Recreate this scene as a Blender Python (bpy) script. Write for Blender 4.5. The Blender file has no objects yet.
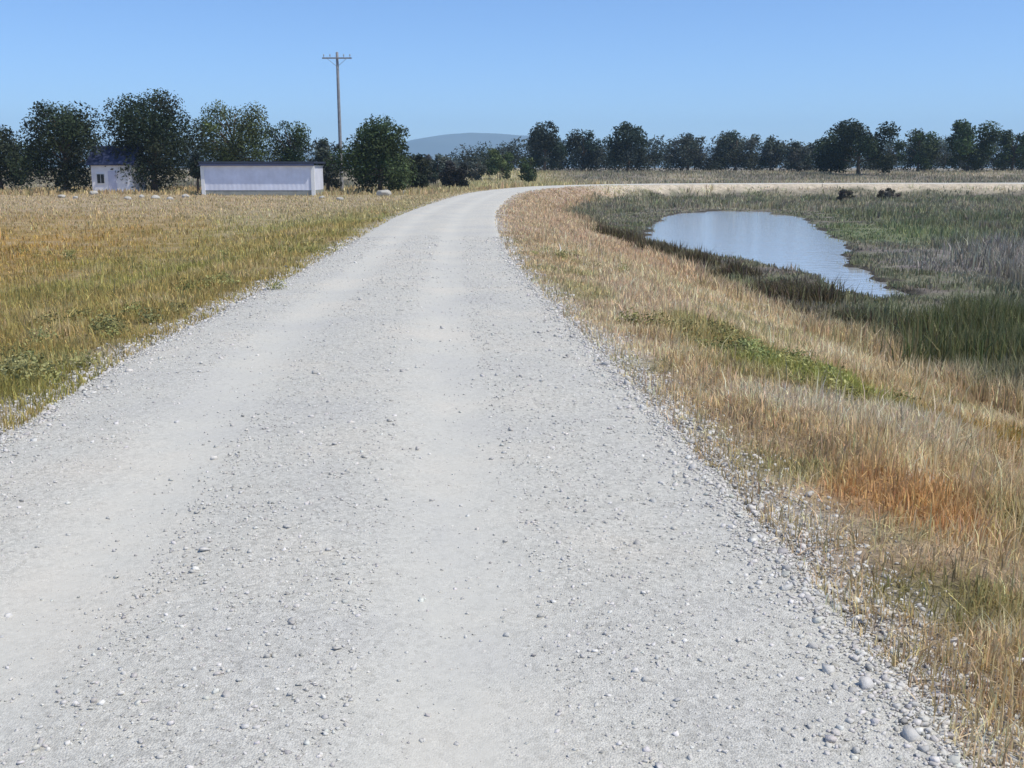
import bpy, bmesh, math, random
import numpy as np
from mathutils import Vector

rng = np.random.default_rng(7)
random.seed(7)
scene = bpy.context.scene
COL = scene.collection
PI = math.pi

# ------------------------------------------------------------------ camera
F = 1000.0                      # focal length in pixels
HORIZON = 168.0
PITCH = math.atan((384 - HORIZON) / F)
CAMZ = 1.62
cam_d = bpy.data.cameras.new("camera")
cam = bpy.data.objects.new("camera", cam_d)
COL.objects.link(cam)
cam.location = (0, 0, CAMZ)
cam.rotation_euler = (PI / 2 - PITCH, 0, 0)
cam_d.sensor_width = 36.0
cam_d.lens = 36.0 * F / 1024.0
cam_d.clip_start = 0.05
cam_d.clip_end = 20000
scene.camera = cam
cP, sP = math.cos(PITCH), math.sin(PITCH)


def ray(px, py):
    a, b = (px - 512) / F, (384 - py) / F
    return np.array([a, cP + b * sP, -sP + b * cP])


def at_z(px, py, z=0.0):        # where the sight line meets a level
    r = ray(px, py)
    k = (z - CAMZ) / r[2]
    return r[0] * k, r[1] * k


def at_y(px, py, Y):            # where the sight line is Y metres ahead
    r = ray(px, py)
    k = Y / r[1]
    return r[0] * k, CAMZ + r[2] * k


# ------------------------------------------------------------------ helpers
def smooth(t):
    t = np.clip(t, 0, 1)
    return t * t * (3 - 2 * t)


def vnoise(x, y, seed):
    xi, yi = np.floor(x).astype(np.int64), np.floor(y).astype(np.int64)
    fx, fy = x - xi, y - yi
    fx, fy = fx * fx * (3 - 2 * fx), fy * fy * (3 - 2 * fy)

    def h(a, b):
        n = (a * 374761393 + b * 668265263 + seed * 1442695041) & 0x7fffffff
        n = ((n ^ (n >> 13)) * 1274126177) & 0x7fffffff
        n = n ^ (n >> 16)
        return (n & 0xffff) / 65535.0
    return ((h(xi, yi) * (1 - fx) + h(xi + 1, yi) * fx) * (1 - fy)
            + (h(xi, yi + 1) * (1 - fx) + h(xi + 1, yi + 1) * fx) * fy)


def fbm(x, y, size, seed, octv=3):
    v, a, tot = 0, 1.0, 0
    x, y = np.asarray(x, float) / size, np.asarray(y, float) / size
    for o in range(octv):
        v = v + a * vnoise(x + 17.3 * o, y - 9.1 * o, seed + o)
        tot += a
        a *= 0.5
        x, y = x * 2.03, y * 2.03
    return v / tot


def lerp3(a, b, t):
    a, b = np.asarray(a, float), np.asarray(b, float)
    t = np.asarray(t)[:, None]
    return a * (1 - t) + b * t


def link(name, me, mat=None, parent=None):
    o = bpy.data.objects.new(name, me)
    COL.objects.link(o)
    if mat is not None:
        me.materials.append(mat)
    if parent is not None:
        o.parent = parent
    return o


def mesh_np(name, verts, faces, mat=None, parent=None, col=None, flt=None, smoothed=False):
    """verts (n,3); faces (m,k) all with the same number of corners"""
    me = bpy.data.meshes.new(name)
    verts = np.ascontiguousarray(verts, np.float32)
    faces = np.ascontiguousarray(faces, np.int32)
    m, k = faces.shape
    me.vertices.add(len(verts))
    me.vertices.foreach_set("co", verts.ravel())
    me.loops.add(m * k)
    me.loops.foreach_set("vertex_index", faces.ravel())
    me.polygons.add(m)
    me.polygons.foreach_set("loop_start", np.arange(0, m * k, k, dtype=np.int32))
    me.polygons.foreach_set("loop_total", np.full(m, k, np.int32))
    if smoothed:
        me.polygons.foreach_set("use_smooth", np.ones(m, bool))
    me.update(calc_edges=True)
    if col is not None:
        c = np.ones((len(verts), 4), np.float32)
        c[:, :3] = np.clip(col, 0.004, 1)
        at = me.color_attributes.new("Col", 'FLOAT_COLOR', 'POINT')
        at.data.foreach_set("color", c.ravel())
    for k_, v_ in (flt or {}).items():
        at = me.attributes.new(k_, 'FLOAT', 'POINT')
        at.data.foreach_set("value", np.ascontiguousarray(v_, np.float32))
    return link(name, me, mat, parent)


def bm_obj(name, bm, mat, parent=None, smoothed=False):
    bmesh.ops.recalc_face_normals(bm, faces=bm.faces)
    me = bpy.data.meshes.new(name)
    bm.to_mesh(me)
    bm.free()
    if smoothed:
        for p in me.polygons:
            p.use_smooth = True
    return link(name, me, mat, parent)


def box(bm, x0, x1, y0, y1, z0, z1, bevel=0.0):
    vs = [bm.verts.new(p) for p in ((x0, y0, z0), (x1, y0, z0), (x1, y1, z0), (x0, y1, z0),
                                    (x0, y0, z1), (x1, y0, z1), (x1, y1, z1), (x0, y1, z1))]
    fs = [bm.faces.new([vs[i] for i in f]) for f in
          ((3, 2, 1, 0), (4, 5, 6, 7), (0, 1, 5, 4), (1, 2, 6, 5), (2, 3, 7, 6), (3, 0, 4, 7))]
    if bevel:
        es = list({e for f in fs for e in f.edges})
        bmesh.ops.bevel(bm, geom=es, offset=bevel, segments=2, affect='EDGES')


def lathe(bm, prof, n=12, cx=0, cy=0):
    rings = []
    for r, z in prof:
        rings.append([bm.verts.new((cx + r * math.cos(2 * PI * i / n), cy + r * math.sin(2 * PI * i / n), z))
                      for i in range(n)])
    for a, b in zip(rings, rings[1:]):
        for i in range(n):
            bm.faces.new((a[i], a[(i + 1) % n], b[(i + 1) % n], b[i]))
    bm.faces.new(rings[0][::-1])
    bm.faces.new(rings[-1])


def tube(bm, pts, radii, n=7):
    pts = [Vector(p) for p in pts]
    rings = []
    for i, p in enumerate(pts):
        d = (pts[min(i + 1, len(pts) - 1)] - pts[max(i - 1, 0)]).normalized()
        u = d.cross(Vector((0.31, 0.9, 0.17))).normalized()
        v = d.cross(u)
        rings.append([bm.verts.new(p + (u * math.cos(2 * PI * k / n) + v * math.sin(2 * PI * k / n)) * radii[i])
                      for k in range(n)])
    for a, b in zip(rings, rings[1:]):
        for k in range(n):
            bm.faces.new((a[k], a[(k + 1) % n], b[(k + 1) % n], b[k]))
    bm.faces.new(rings[0][::-1])
    bm.faces.new(rings[-1])


def tag(o, label=None, cat=None, group=None, kind=None):
    if label:
        o["label"] = label
    if cat:
        o["category"] = cat
    if group:
        o["group"] = group
    if kind:
        o["kind"] = kind
    return o


def thing(name, loc, label, cat, group=None, rz=0.0):
    o = bpy.data.objects.new(name, None)
    COL.objects.link(o)
    o.location = loc
    o.rotation_euler = (0, 0, rz)
    o.empty_display_size = 0.2
    return tag(o, label, cat, group)


# ------------------------------------------------------------------ materials
def new_mat(name):
    m = bpy.data.materials.new(name)
    m.use_nodes = True
    nt = m.node_tree
    for n in list(nt.nodes):
        nt.nodes.remove(n)
    out = nt.nodes.new("ShaderNodeOutputMaterial")
    return m, nt, out


def nd(nt, typ, **kw):
    n = nt.nodes.new(typ)
    for k, v in kw.items():
        if k.startswith("i_"):
            key = k[2:]
            key = int(key) if key.isdigit() else key.replace("_", " ")
            n.inputs[key].default_value = v
        else:
            setattr(n, k, v)
    return n


def ramp(nt, stops):
    n = nt.nodes.new("ShaderNodeValToRGB")
    e = n.color_ramp.elements
    while len(e) < len(stops):
        e.new(0.5)
    for el, (p, c) in zip(e, stops):
        el.position = p
        el.color = (c[0], c[1], c[2], 1) if hasattr(c, '__len__') else (c, c, c, 1)
    return n


def leaf_mat(name, trans=0.3, attr="Col"):
    m, nt, out = new_mat(name)
    a = nd(nt, "ShaderNodeAttribute", attribute_name=attr)
    d = nd(nt, "ShaderNodeBsdfPrincipled", i_Roughness=0.65)
    d.inputs["Specular IOR Level"].default_value = 0.1
    t = nd(nt, "ShaderNodeBsdfTranslucent")
    mx = nd(nt, "ShaderNodeMixShader", i_0=trans)
    L = nt.links.new
    L(a.outputs["Color"], d.inputs["Base Color"])
    L(a.outputs["Color"], t.inputs["Color"])
    L(d.outputs[0], mx.inputs[1])
    L(t.outputs[0], mx.inputs[2])
    L(mx.outputs[0], out.inputs["Surface"])
    return m


def plain_mat(name, base, rough=0.7, var=0.18, scale=3.0, bump=0.15, bscale=30.0, metal=0.0, wave=None, attr=None):
    m, nt, out = new_mat(name)
    L = nt.links.new
    tc = nd(nt, "ShaderNodeTexCoord")
    n1 = nd(nt, "ShaderNodeTexNoise", i_Scale=scale, i_Detail=6.0, i_Roughness=0.6)
    L(tc.outputs["Object"], n1.inputs["Vector"])
    r = ramp(nt, [(0.3, 1 - var), (0.7, 1 + var)])
    L(n1.outputs["Fac"], r.inputs["Fac"])
    mul = nd(nt, "ShaderNodeMix", data_type='RGBA', blend_type='MULTIPLY', i_0=1.0)
    if attr:
        a = nd(nt, "ShaderNodeAttribute", attribute_name=attr)
        L(a.outputs["Color"], mul.inputs[6])
    else:
        mul.inputs[6].default_value = (*base, 1)
    L(r.outputs["Color"], mul.inputs[7])
    p = nd(nt, "ShaderNodeBsdfPrincipled", i_Roughness=rough, i_Metallic=metal)
    p.inputs["Specular IOR Level"].default_value = 0.3
    L(mul.outputs[2], p.inputs["Base Color"])
    n2 = nd(nt, "ShaderNodeTexNoise", i_Scale=bscale, i_Detail=5.0)
    L(tc.outputs["Object"], n2.inputs["Vector"])
    b = nd(nt, "ShaderNodeBump", i_Strength=bump, i_Distance=0.05)
    L(n2.outputs["Fac"], b.inputs["Height"])
    if wave:
        w = nd(nt, "ShaderNodeTexWave", i_Scale=wave)
        L(tc.outputs["Object"], w.inputs["Vector"])
        b2 = nd(nt, "ShaderNodeBump", i_Strength=0.6, i_Distance=0.03)
        L(w.outputs["Fac"], b2.inputs["Height"])
        L(b.outputs[0], b2.inputs["Normal"])
        b = b2
    L(b.outputs[0], p.inputs["Normal"])
    L(p.outputs[0], out.inputs["Surface"])
    return m


M_GRASS = leaf_mat("grass_blades", 0.35)
M_LEAF = leaf_mat("leaves", 0.22)
M_BARK = plain_mat("bark", (0.10, 0.075, 0.055), 0.9, 0.35, 6, 0.6, 25)
M_ROCK = plain_mat("pale_rock", (0.44, 0.42, 0.37), 0.85, 0.2, 3, 0.5, 12)
M_WALL = plain_mat("pale_metal_siding", (0.72, 0.75, 0.85), 0.5, 0.12, 0.9, 0.03, 20)
M_TRIM = plain_mat("white_trim", (0.78, 0.78, 0.76), 0.5, 0.06, 4, 0.05, 20)
M_ROOFD = plain_mat("dark_roofing", (0.045, 0.055, 0.085), 0.6, 0.2, 3, 0.1, 20)
M_PLINTH = plain_mat("weathered_concrete", (0.30, 0.31, 0.28), 0.9, 0.2, 3, 0.3, 20)
M_ROOFB = plain_mat("blue_roofing", (0.03, 0.04, 0.095), 0.55, 0.15, 3, 0.1, 20)
M_HOUSE = plain_mat("white_plaster", (0.84, 0.83, 0.84), 0.8, 0.08, 2, 0.1, 25)
M_GLASS = plain_mat("dark_glass", (0.02, 0.025, 0.03), 0.08, 0.1, 2, 0.0, 5)
M_DOOR = plain_mat("grey_door_paint", (0.56, 0.57, 0.68), 0.5, 0.08, 3, 0.05, 20)
M_METAL = plain_mat("galvanised_metal", (0.45, 0.46, 0.47), 0.4, 0.1, 6, 0.05, 30, metal=0.8)
M_POLE = plain_mat("weathered_timber", (0.27, 0.27, 0.275), 0.9, 0.2, 5, 0.4, 30)
M_PORC = plain_mat("glazed_porcelain", (0.35, 0.38, 0.40), 0.25, 0.05, 5, 0.0, 5)

# stones of the gravel: colour comes from each stone
M_STONE = plain_mat("gravel_stone", (0.5, 0.5, 0.5), 0.85, 0.12, 40, 0.2, 150, attr="Col")


def ground_mat():
    m, nt, out = new_mat("dry_soil_and_litter")
    L = nt.links.new
    g = nd(nt, "ShaderNodeNewGeometry")
    a = nd(nt, "ShaderNodeAttribute", attribute_name="Col")
    n1 = nd(nt, "ShaderNodeTexNoise", i_Scale=2.2, i_Detail=10.0, i_Roughness=0.72)
    n2 = nd(nt, "ShaderNodeTexNoise", i_Scale=22.0, i_Detail=6.0, i_Roughness=0.7)
    L(g.outputs["Position"], n1.inputs["Vector"])
    L(g.outputs["Position"], n2.inputs["Vector"])
    r1 = ramp(nt, [(0.3, 0.62), (0.7, 1.4)])
    r2 = ramp(nt, [(0.3, 0.65), (0.72, 1.35)])
    L(n1.outputs["Fac"], r1.inputs["Fac"])
    L(n2.outputs["Fac"], r2.inputs["Fac"])
    m1 = nd(nt, "ShaderNodeMix", data_type='RGBA', blend_type='MULTIPLY', i_0=1.0)
    m2 = nd(nt, "ShaderNodeMix", data_type='RGBA', blend_type='MULTIPLY', i_0=1.0)
    L(a.outputs["Color"], m1.inputs[6])
    L(r1.outputs["Color"], m1.inputs[7])
    L(m1.outputs[2], m2.inputs[6])
    L(r2.outputs["Color"], m2.inputs[7])
    p = nd(nt, "ShaderNodeBsdfPrincipled", i_Roughness=0.95)
    p.inputs["Specular IOR Level"].default_value = 0.1
    L(m2.outputs[2], p.inputs["Base Color"])
    b = nd(nt, "ShaderNodeBump", i_Strength=0.8, i_Distance=0.06)
    L(n2.outputs["Fac"], b.inputs["Height"])
    L(b.outputs[0], p.inputs["Normal"])
    L(p.outputs[0], out.inputs["Surface"])
    return m


def road_mat():
    """crushed pale stone; 'lat' runs -1..1 across the road, 'track' is high in the compacted wheel tracks"""
    m, nt, out = new_mat("crushed_stone")
    L = nt.links.new
    g = nd(nt, "ShaderNodeNewGeometry")
    tr = nd(nt, "ShaderNodeAttribute", attribute_name="track")
    v1 = nd(nt, "ShaderNodeTexVoronoi", i_Scale=150.0)
    v2 = nd(nt, "ShaderNodeTexVoronoi", i_Scale=48.0)
    n0 = nd(nt, "ShaderNodeTexNoise", i_Scale=0.7, i_Detail=6.0, i_Roughness=0.6)
    n1 = nd(nt, "ShaderNodeTexNoise", i_Scale=9.0, i_Detail=8.0, i_Roughness=0.75)
    for n in (v1, v2, n0, n1):
        L(g.outputs["Position"], n.inputs["Vector"])
    # per-stone tones
    s1 = nd(nt, "ShaderNodeSeparateColor")
    L(v1.outputs["Color"], s1.inputs[0])
    r1 = ramp(nt, [(0.0, (0.40, 0.385, 0.35)), (0.25, (0.49, 0.475, 0.435)), (0.75, (0.545, 0.53, 0.485)), (1.0, (0.62, 0.60, 0.55))])
    L(s1.outputs[0], r1.inputs["Fac"])
    s2 = nd(nt, "ShaderNodeSeparateColor")
    L(v2.outputs["Color"], s2.inputs[0])
    r2 = ramp(nt, [(0.0, 0.80), (0.3, 0.96), (0.8, 1.03), (1.0, 1.10)])
    L(s2.outputs[1], r2.inputs["Fac"])
    mA = nd(nt, "ShaderNodeMix", data_type='RGBA', blend_type='MULTIPLY', i_0=1.0)
    L(r1.outputs["Color"], mA.inputs[6])
    L(r2.outputs["Color"], mA.inputs[7])
    # fine dust in the wheel tracks
    dust = nd(nt, "ShaderNodeMix", data_type='RGBA')
    dust.inputs[7].default_value = (0.52, 0.505, 0.46, 1)
    tm = nd(nt, "ShaderNodeMath", operation='MULTIPLY')
    rt = ramp(nt, [(0.3, 0.35), (0.65, 0.95)])
    L(n1.outputs["Fac"], rt.inputs["Fac"])
    L(tr.outputs["Fac"], tm.inputs[0])
    L(rt.outputs["Color"], tm.inputs[1])
    L(tm.outputs[0], dust.inputs[0])
    L(mA.outputs[2], dust.inputs[6])
    # broad patches, cool to warm
    r0 = ramp(nt, [(0.32, (0.92, 0.93, 0.93)), (0.5, (0.99, 0.995, 0.965)), (0.7, (1.07, 1.04, 0.98))])
    L(n0.outputs["Fac"], r0.inputs["Fac"])
    mB = nd(nt, "ShaderNodeMix", data_type='RGBA', blend_type='MULTIPLY', i_0=1.0)
    L(dust.outputs[2], mB.inputs[6])
    L(r0.outputs["Color"], mB.inputs[7])
    p = nd(nt, "ShaderNodeBsdfPrincipled", i_Roughness=0.9)
    p.inputs["Specular IOR Level"].default_value = 0.2
    L(mB.outputs[2], p.inputs["Base Color"])
    inv = nd(nt, "ShaderNodeMath", operation='SUBTRACT')
    inv.inputs[0].default_value = 0.95
    L(tm.outputs[0], inv.inputs[1])
    b1 = nd(nt, "ShaderNodeBump", i_Distance=0.004, invert=True)
    L(inv.outputs[0], b1.inputs["Strength"])
    L(v1.outputs["Distance"], b1.inputs["Height"])
    b2 = nd(nt, "ShaderNodeBump", i_Strength=0.3, i_Distance=0.02)
    L(n1.outputs["Fac"], b2.inputs["Height"])
    L(b1.outputs[0], b2.inputs["Normal"])
    L(b2.outputs[0], p.inputs["Normal"])
    L(p.outputs[0], out.inputs["Surface"])
    return m


def water_mat():
    m, nt, out = new_mat("still_pond_water")
    L = nt.links.new
    g = nd(nt, "ShaderNodeNewGeometry")
    n = nd(nt, "ShaderNodeTexNoise", i_Scale=2.5, i_Detail=4.0)
    mp = nd(nt, "ShaderNodeMapping")
    mp.inputs["Scale"].default_value = (0.6, 1.6, 1)
    L(g.outputs["Position"], mp.inputs["Vector"])
    L(mp.outputs[0], n.inputs["Vector"])
    b = nd(nt, "ShaderNodeBump", i_Strength=0.16, i_Distance=0.1)
    L(n.outputs["Fac"], b.inputs["Height"])
    p = nd(nt, "ShaderNodeBsdfPrincipled", i_Roughness=0.1)
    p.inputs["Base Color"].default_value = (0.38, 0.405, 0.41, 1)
    p.inputs["IOR"].default_value = 1.333
    p.inputs["Specular IOR Level"].default_value = 1.0
    L(b.outputs[0], p.inputs["Normal"])
    L(p.outputs[0], out.inputs["Surface"])
    return m


M_GROUND, M_ROAD, M_WATER = ground_mat(), road_mat(), water_mat()
M_HILL = plain_mat("hill_scrub", (0.045, 0.058, 0.065), 0.95, 0.35, 0.006, 0.0, 1)

# ------------------------------------------------------------------ the levee's course
left_px = [(-560, 768), (-230, 575), (0, 432), (103, 367), (207, 315), (287, 277), (345, 245), (390, 218), (440, 200), (482, 190)]
right_px = [(1000, 768), (943, 703), (872, 632), (822, 575), (692, 437), (634, 378), (560, 308), (522, 268), (505, 243), (497, 222), (498, 210), (507, 200), (524, 191)]
Lw = np.array([at_z(*p) for p in left_px])
Rw = np.array([at_z(*p) for p in right_px])
ys = np.array([2.2, 4, 6, 8.5, 11, 14, 18, 23, 29, 36, 45, 56, 68])
lx, rx = np.interp(ys, Lw[:, 1], Lw[:, 0]), np.interp(ys, Rw[:, 1], Rw[:, 0])
cen = [(0.5 * (a + b), y) for a, b, y in zip(lx, rx, ys)]
hws = [0.5 * (b - a) for a, b in zip(lx, rx)]
s0 = (cen[1][0] - cen[0][0]) / (cen[1][1] - cen[0][1])
ctrl = [(cen[0][0] - 0.3 * s0 * 10, -60, hws[0]), (cen[0][0] - s0 * 2, -4, hws[0])]
ctrl += [(c[0], c[1], h) for c, h in zip(cen, hws)]
ctrl += [(1.2, 82, 1.7), (4.5, 93, 1.7), (11, 102, 1.7), (21, 107.5, 1.7), (36, 110, 1.7), (60, 112, 1.7),
         (110, 117, 1.7), (240, 135, 1.7), (700, 260, 1.7)]
ctrl = np.array(ctrl)


def catmull(P, n=8):
    out = []
    for i in range(len(P) - 1):
        p0, p1, p2, p3 = P[max(i - 1, 0)], P[i], P[i + 1], P[min(i + 2, len(P) - 1)]
        d = np.linalg.norm((p2 - p1)[:2])
        m1 = (p2 - p0) / max(np.linalg.norm((p2 - p0)[:2]), 1e-6) * d
        m2 = (p3 - p1) / max(np.linalg.norm((p3 - p1)[:2]), 1e-6) * d
        for t in np.arange(n) / n:
            out.append((2 * t**3 - 3 * t**2 + 1) * p1 + (t**3 - 2 * t**2 + t) * m1 + (-2 * t**3 + 3 * t**2) * p2 + (t**3 - t**2) * m2)
    out.append(P[-1])
    return np.array(out)


CL = catmull(ctrl, 6)
CLd = np.linalg.norm(np.diff(CL[:, :2], axis=0), axis=1)
CLs = np.concatenate([[0], np.cumsum(CLd)])
CLs = CLs - np.interp(0, CL[:60, 1], CLs[:60])        # s = 0 beside the camera


def lev(x, y):
    """signed distance from the road's centre line (right positive), distance along, half width"""
    x, y = np.asarray(x, np.float64).ravel(), np.asarray(y, np.float64).ravel()
    A, B = CL[:-1, :2], CL[1:, :2]
    D = B - A
    L2 = (D ** 2).sum(1)
    od, os_, oh = np.empty_like(x), np.empty_like(x), np.empty_like(x)
    for i in range(0, len(x), 20000):
        px, py = x[i:i + 20000, None], y[i:i + 20000, None]
        t = np.clip(((px - A[:, 0]) * D[:, 0] + (py - A[:, 1]) * D[:, 1]) / L2, 0, 1)
        qx, qy = px - (A[:, 0] + t * D[:, 0]), py - (A[:, 1] + t * D[:, 1])
        d2 = qx * qx + qy * qy
        k = d2.argmin(1)
        r = np.arange(len(k))
        sg = np.sign(D[k, 1] * qx[r, k] - D[k, 0] * qy[r, k])
        sg[sg == 0] = 1
        od[i:i + 20000] = sg * np.sqrt(d2[r, k])
        tt = t[r, k]
        os_[i:i + 20000] = CLs[k] + tt * (CLs[k + 1] - CLs[k])
        oh[i:i + 20000] = CL[k, 2] + tt * (CL[k + 1, 2] - CL[k, 2])
    return od, os_, oh


MARSH = -1.3
WATER = -1.37
pond_px = [(645, 239), (650, 226), (672, 215), (714, 211), (762, 212), (800, 218), (826, 232), (853, 248), (848, 264),
           (868, 274), (892, 285), (906, 297), (884, 304), (846, 293), (810, 277), (767, 266), (714, 256), (676, 250)]
POND = np.array([at_z(px, py, WATER) for px, py in pond_px])


def rough_poly(P, n=7, amp=0.6):
    out = []
    for i in range(len(P)):
        a, b = P[i], P[(i + 1) % len(P)]
        for t in np.arange(n) / n:
            q = a + (b - a) * t
            k = amp * (0.4 + q[1] / 60)
            out.append(q + k * (np.array([fbm(q[0], q[1], 1.2, 91), fbm(q[0], q[1], 1.2, 97)]) - 0.5) * 2)
    return np.array(out)


PONDR = rough_poly(POND)


def poly_sd(x, y, P):
    A, B = P, np.roll(P, -1, 0)
    D = B - A
    x, y = x[:, None], y[:, None]
    t = np.clip(((x - A[:, 0]) * D[:, 0] + (y - A[:, 1]) * D[:, 1]) / (D ** 2).sum(1), 0, 1)
    d = np.sqrt((x - A[:, 0] - t * D[:, 0]) ** 2 + (y - A[:, 1] - t * D[:, 1]) ** 2).min(1)
    c = ((A[:, 1] > y) != (B[:, 1] > y)) & (x < (B[:, 0] - A[:, 0]) * (y - A[:, 1]) / np.where(D[:, 1] == 0, 1e-9, D[:, 1]) + A[:, 0])
    return np.where(c.sum(1) % 2 == 1, -d, d)


def pond_sd(x, y):
    sd = np.full(len(x), 99.0)
    lo, hi = PONDR.min(0) - 4, PONDR.max(0) + 4
    k = np.where((x > lo[0]) & (x < hi[0]) & (y > lo[1]) & (y < hi[1]))[0]
    for i in range(0, len(k), 20000):
        kk = k[i:i + 20000]
        sd[kk] = poly_sd(x[kk], y[kk], PONDR)
    return sd


def terrain(x, y, full=False):
    x, y = np.asarray(x, float).ravel(), np.asarray(y, float).ravel()
    d, s, hw = lev(x, y)
    t = np.abs(d) - hw
    # marsh side
    fw = 6.0 - 2.6 * smooth((s - 35) / 35)
    fw = fw + 1.0 * (fbm(x, y, 5, 5) - 0.5)
    zr = MARSH * smooth((t - 0.1) / fw * 0.92 + 0.04 * (t > 0)) + 0.14 * (fbm(x, y, 1.1, 11) - 0.5) * smooth(t / 0.8)
    sd = pond_sd(x, y)
    zr = np.where(sd < 2.5, np.where(sd < 0, WATER - 0.04 - 0.3 * smooth(-sd / 1.5), np.maximum(zr, WATER + 0.02 + 0.03 * np.clip(sd, 0, 2))), zr)
    # field side
    rise = smooth((y - 112) / 68)
    base = -0.48 * (1 - rise) + 0.92 * rise + 0.0006 * np.clip(y - 400, 0, 3000)
    zl = base * smooth(t / 5.5) + (0.10 * (fbm(x, y, 1.6, 21) - 0.5) + 0.22 * (fbm(x, y, 9, 23) - 0.5)) * smooth(t / 2.5)
    z = np.where(d > 0, zr, zl)
    z = z + 0.035 * (fbm(x, y, 0.35, 31, 2) - 0.5) * smooth(1.5 - np.abs(t))
    if full:
        return z, d, s, hw, t, sd
    return z


# ------------------------------------------------------------------ colours of the ground and of what grows on it
def field_colour(x, y):
    a = fbm(x, y * 0.7, 6, 41)
    b = fbm(x, y, 2.0, 43)
    c = lerp3((0.35, 0.275, 0.12), (0.30, 0.275, 0.105), smooth((a - 0.40) / 0.2))     # brown straw / olive
    c = lerp3(c, (0.42, 0.26, 0.095), 0.7 * smooth((-x - 5.5 + 3 * (b - .5) - y * 0.12) / 4))    # rusty near left
    c = lerp3(c, (0.45, 0.36, 0.245), 0.8 * smooth((y - 27 + 22 * (a - .5)) / 28))         # pinkish straw far
    e_ = fbm(x, y, 0.6, 45)
    c = lerp3(c, (0.42, 0.34, 0.22), 0.6 * smooth((e_ - 0.55) / 0.12))
    c = lerp3(c, (0.22, 0.175, 0.08), 0.45 * smooth((0.42 - e_) / 0.12))
    d_ = 0.42 * smooth((b - 0.58) / 0.12) * smooth((34 - y) / 15)
    return lerp3(c, (0.23, 0.235, 0.07), d_)                                              # greener tufts


def slope_colour(x, y):
    a = fbm(x, y, 2.6, 51)
    b = fbm(x, y, 1.2, 53)
    c = lerp3((0.42, 0.32, 0.21), (0.50, 0.40, 0.29), smooth((a - 0.4) / 0.2))

    e = fbm(x, y, 0.5, 55)
    c = lerp3(c, (0.56, 0.46, 0.35), 0.6 * smooth((e - 0.54) / 0.12))
    c = lerp3(c, (0.33, 0.25, 0.17), 0.5 * smooth((0.42 - e) / 0.12))
    c = lerp3(c, (0.27, 0.255, 0.12), 0.5 * smooth((b - 0.58) / 0.1))

    def patch(px, py, rx, ry, colr, k, z=-0.6):
        nonlocal c
        X, Y = at_z(px, py, z)
        r = np.sqrt(((x - X) / rx) ** 2 + ((y - Y) / ry) ** 2) + 1.1 * (b - 0.5)
        c = lerp3(c, colr, k * smooth((1.15 - r) / 0.5))
    patch(800, 395, 0.9, 1.5, (0.27, 0.26, 0.085), 0.95, -0.5)
    patch(720, 350, 0.8, 1.8, (0.31, 0.26, 0.12), 0.7, -0.4)
    patch(900, 545, 0.5, 0.65, (0.43, 0.265, 0.135), 0.9, -0.3)
    patch(870, 455, 0.9, 0.7, (0.47, 0.40, 0.33), 0.8, -0.5)
    patch(980, 430, 0.9, 0.7, (0.30, 0.20, 0.06), 0.9, -0.7)
    patch(950, 640, 0.35, 0.3, (0.22, 0.19, 0.08), 0.8, -0.2)
    patch(640, 300, 0.9, 3, (0.46, 0.36, 0.28), 0.7, -0.3)
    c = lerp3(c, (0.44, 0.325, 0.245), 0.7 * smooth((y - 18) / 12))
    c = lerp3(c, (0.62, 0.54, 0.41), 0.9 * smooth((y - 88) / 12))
    return c


def marsh_colour(x, y):
    a = fbm(x, y * 0.6, 7, 61)
    b = fbm(x, y, 2.5, 63)
    c = lerp3((0.235, 0.22, 0.16), (0.19, 0.195, 0.125), smooth((a - 0.42) / 0.16))
    e = fbm(x, y, 1.1, 65)
    c = lerp3(c, (0.21, 0.175, 0.165), 0.7 * smooth((e - 0.54) / 0.1))
    c = lerp3(c, (0.13, 0.13, 0.085), 0.6 * smooth((0.43 - e) / 0.1))
    c = lerp3(c, (0.27, 0.245, 0.24), 0.85 * smooth((x - 8.5 - y * 0.1 + 6 * (b - 0.5)) / 4) * smooth((45 - y) / 12))
    c = lerp3(c, (0.18, 0.215, 0.11), 0.7 * smooth(1.3 - np.sqrt(((x - 16.5) / 5) ** 2 + ((y - 46) / 9) ** 2)))
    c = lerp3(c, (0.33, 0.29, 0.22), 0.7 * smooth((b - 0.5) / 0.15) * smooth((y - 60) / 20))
    return c


def veg_colour(x, y, d, t, s):
    right = d > 0
    fw = 6.0 - 2.6 * smooth((s - 35) / 35)
    cs, cm, cf = slope_colour(x, y), marsh_colour(x, y), field_colour(x, y)
    fw = fw - (0.8 + 1.2 * fbm(x, y, 3, 75)) * smooth((s - 82) / 20)
    k = smooth((t - fw + 0.9 + 1.6 * (fbm(x, y, 1.5, 71) - 0.5)) / 1.2)
    cr = cs * (1 - k[:, None]) + cm * k[:, None]
    far = smooth((y - 84) / 14)
    cf = lerp3(cf, (0.40, 0.35, 0.21), 0.9 * far * smooth((12 - np.abs(x + 1)) / 8))
    back = lerp3((0.23, 0.205, 0.16), (0.36, 0.31, 0.235), smooth((fbm(x, y, 12, 73) - 0.42) / 0.2))
    cf = np.where((y > 104)[:, None], back * (1 - smooth((12 - np.abs(x + 1)) / 8))[:, None] + cf * smooth((12 - np.abs(x + 1)) / 8)[:, None], cf)
    return np.where(right[:, None], cr, cf)


# ------------------------------------------------------------------ ground sheet
def graded(lo, hi, dens, far, growth):
    core = np.arange(lo, hi, dens)
    out, step, v = [], dens, hi
    while v < far:
        out.append(v)
        step *= growth
        v += step
    return core, np.array(out + [far])


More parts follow.
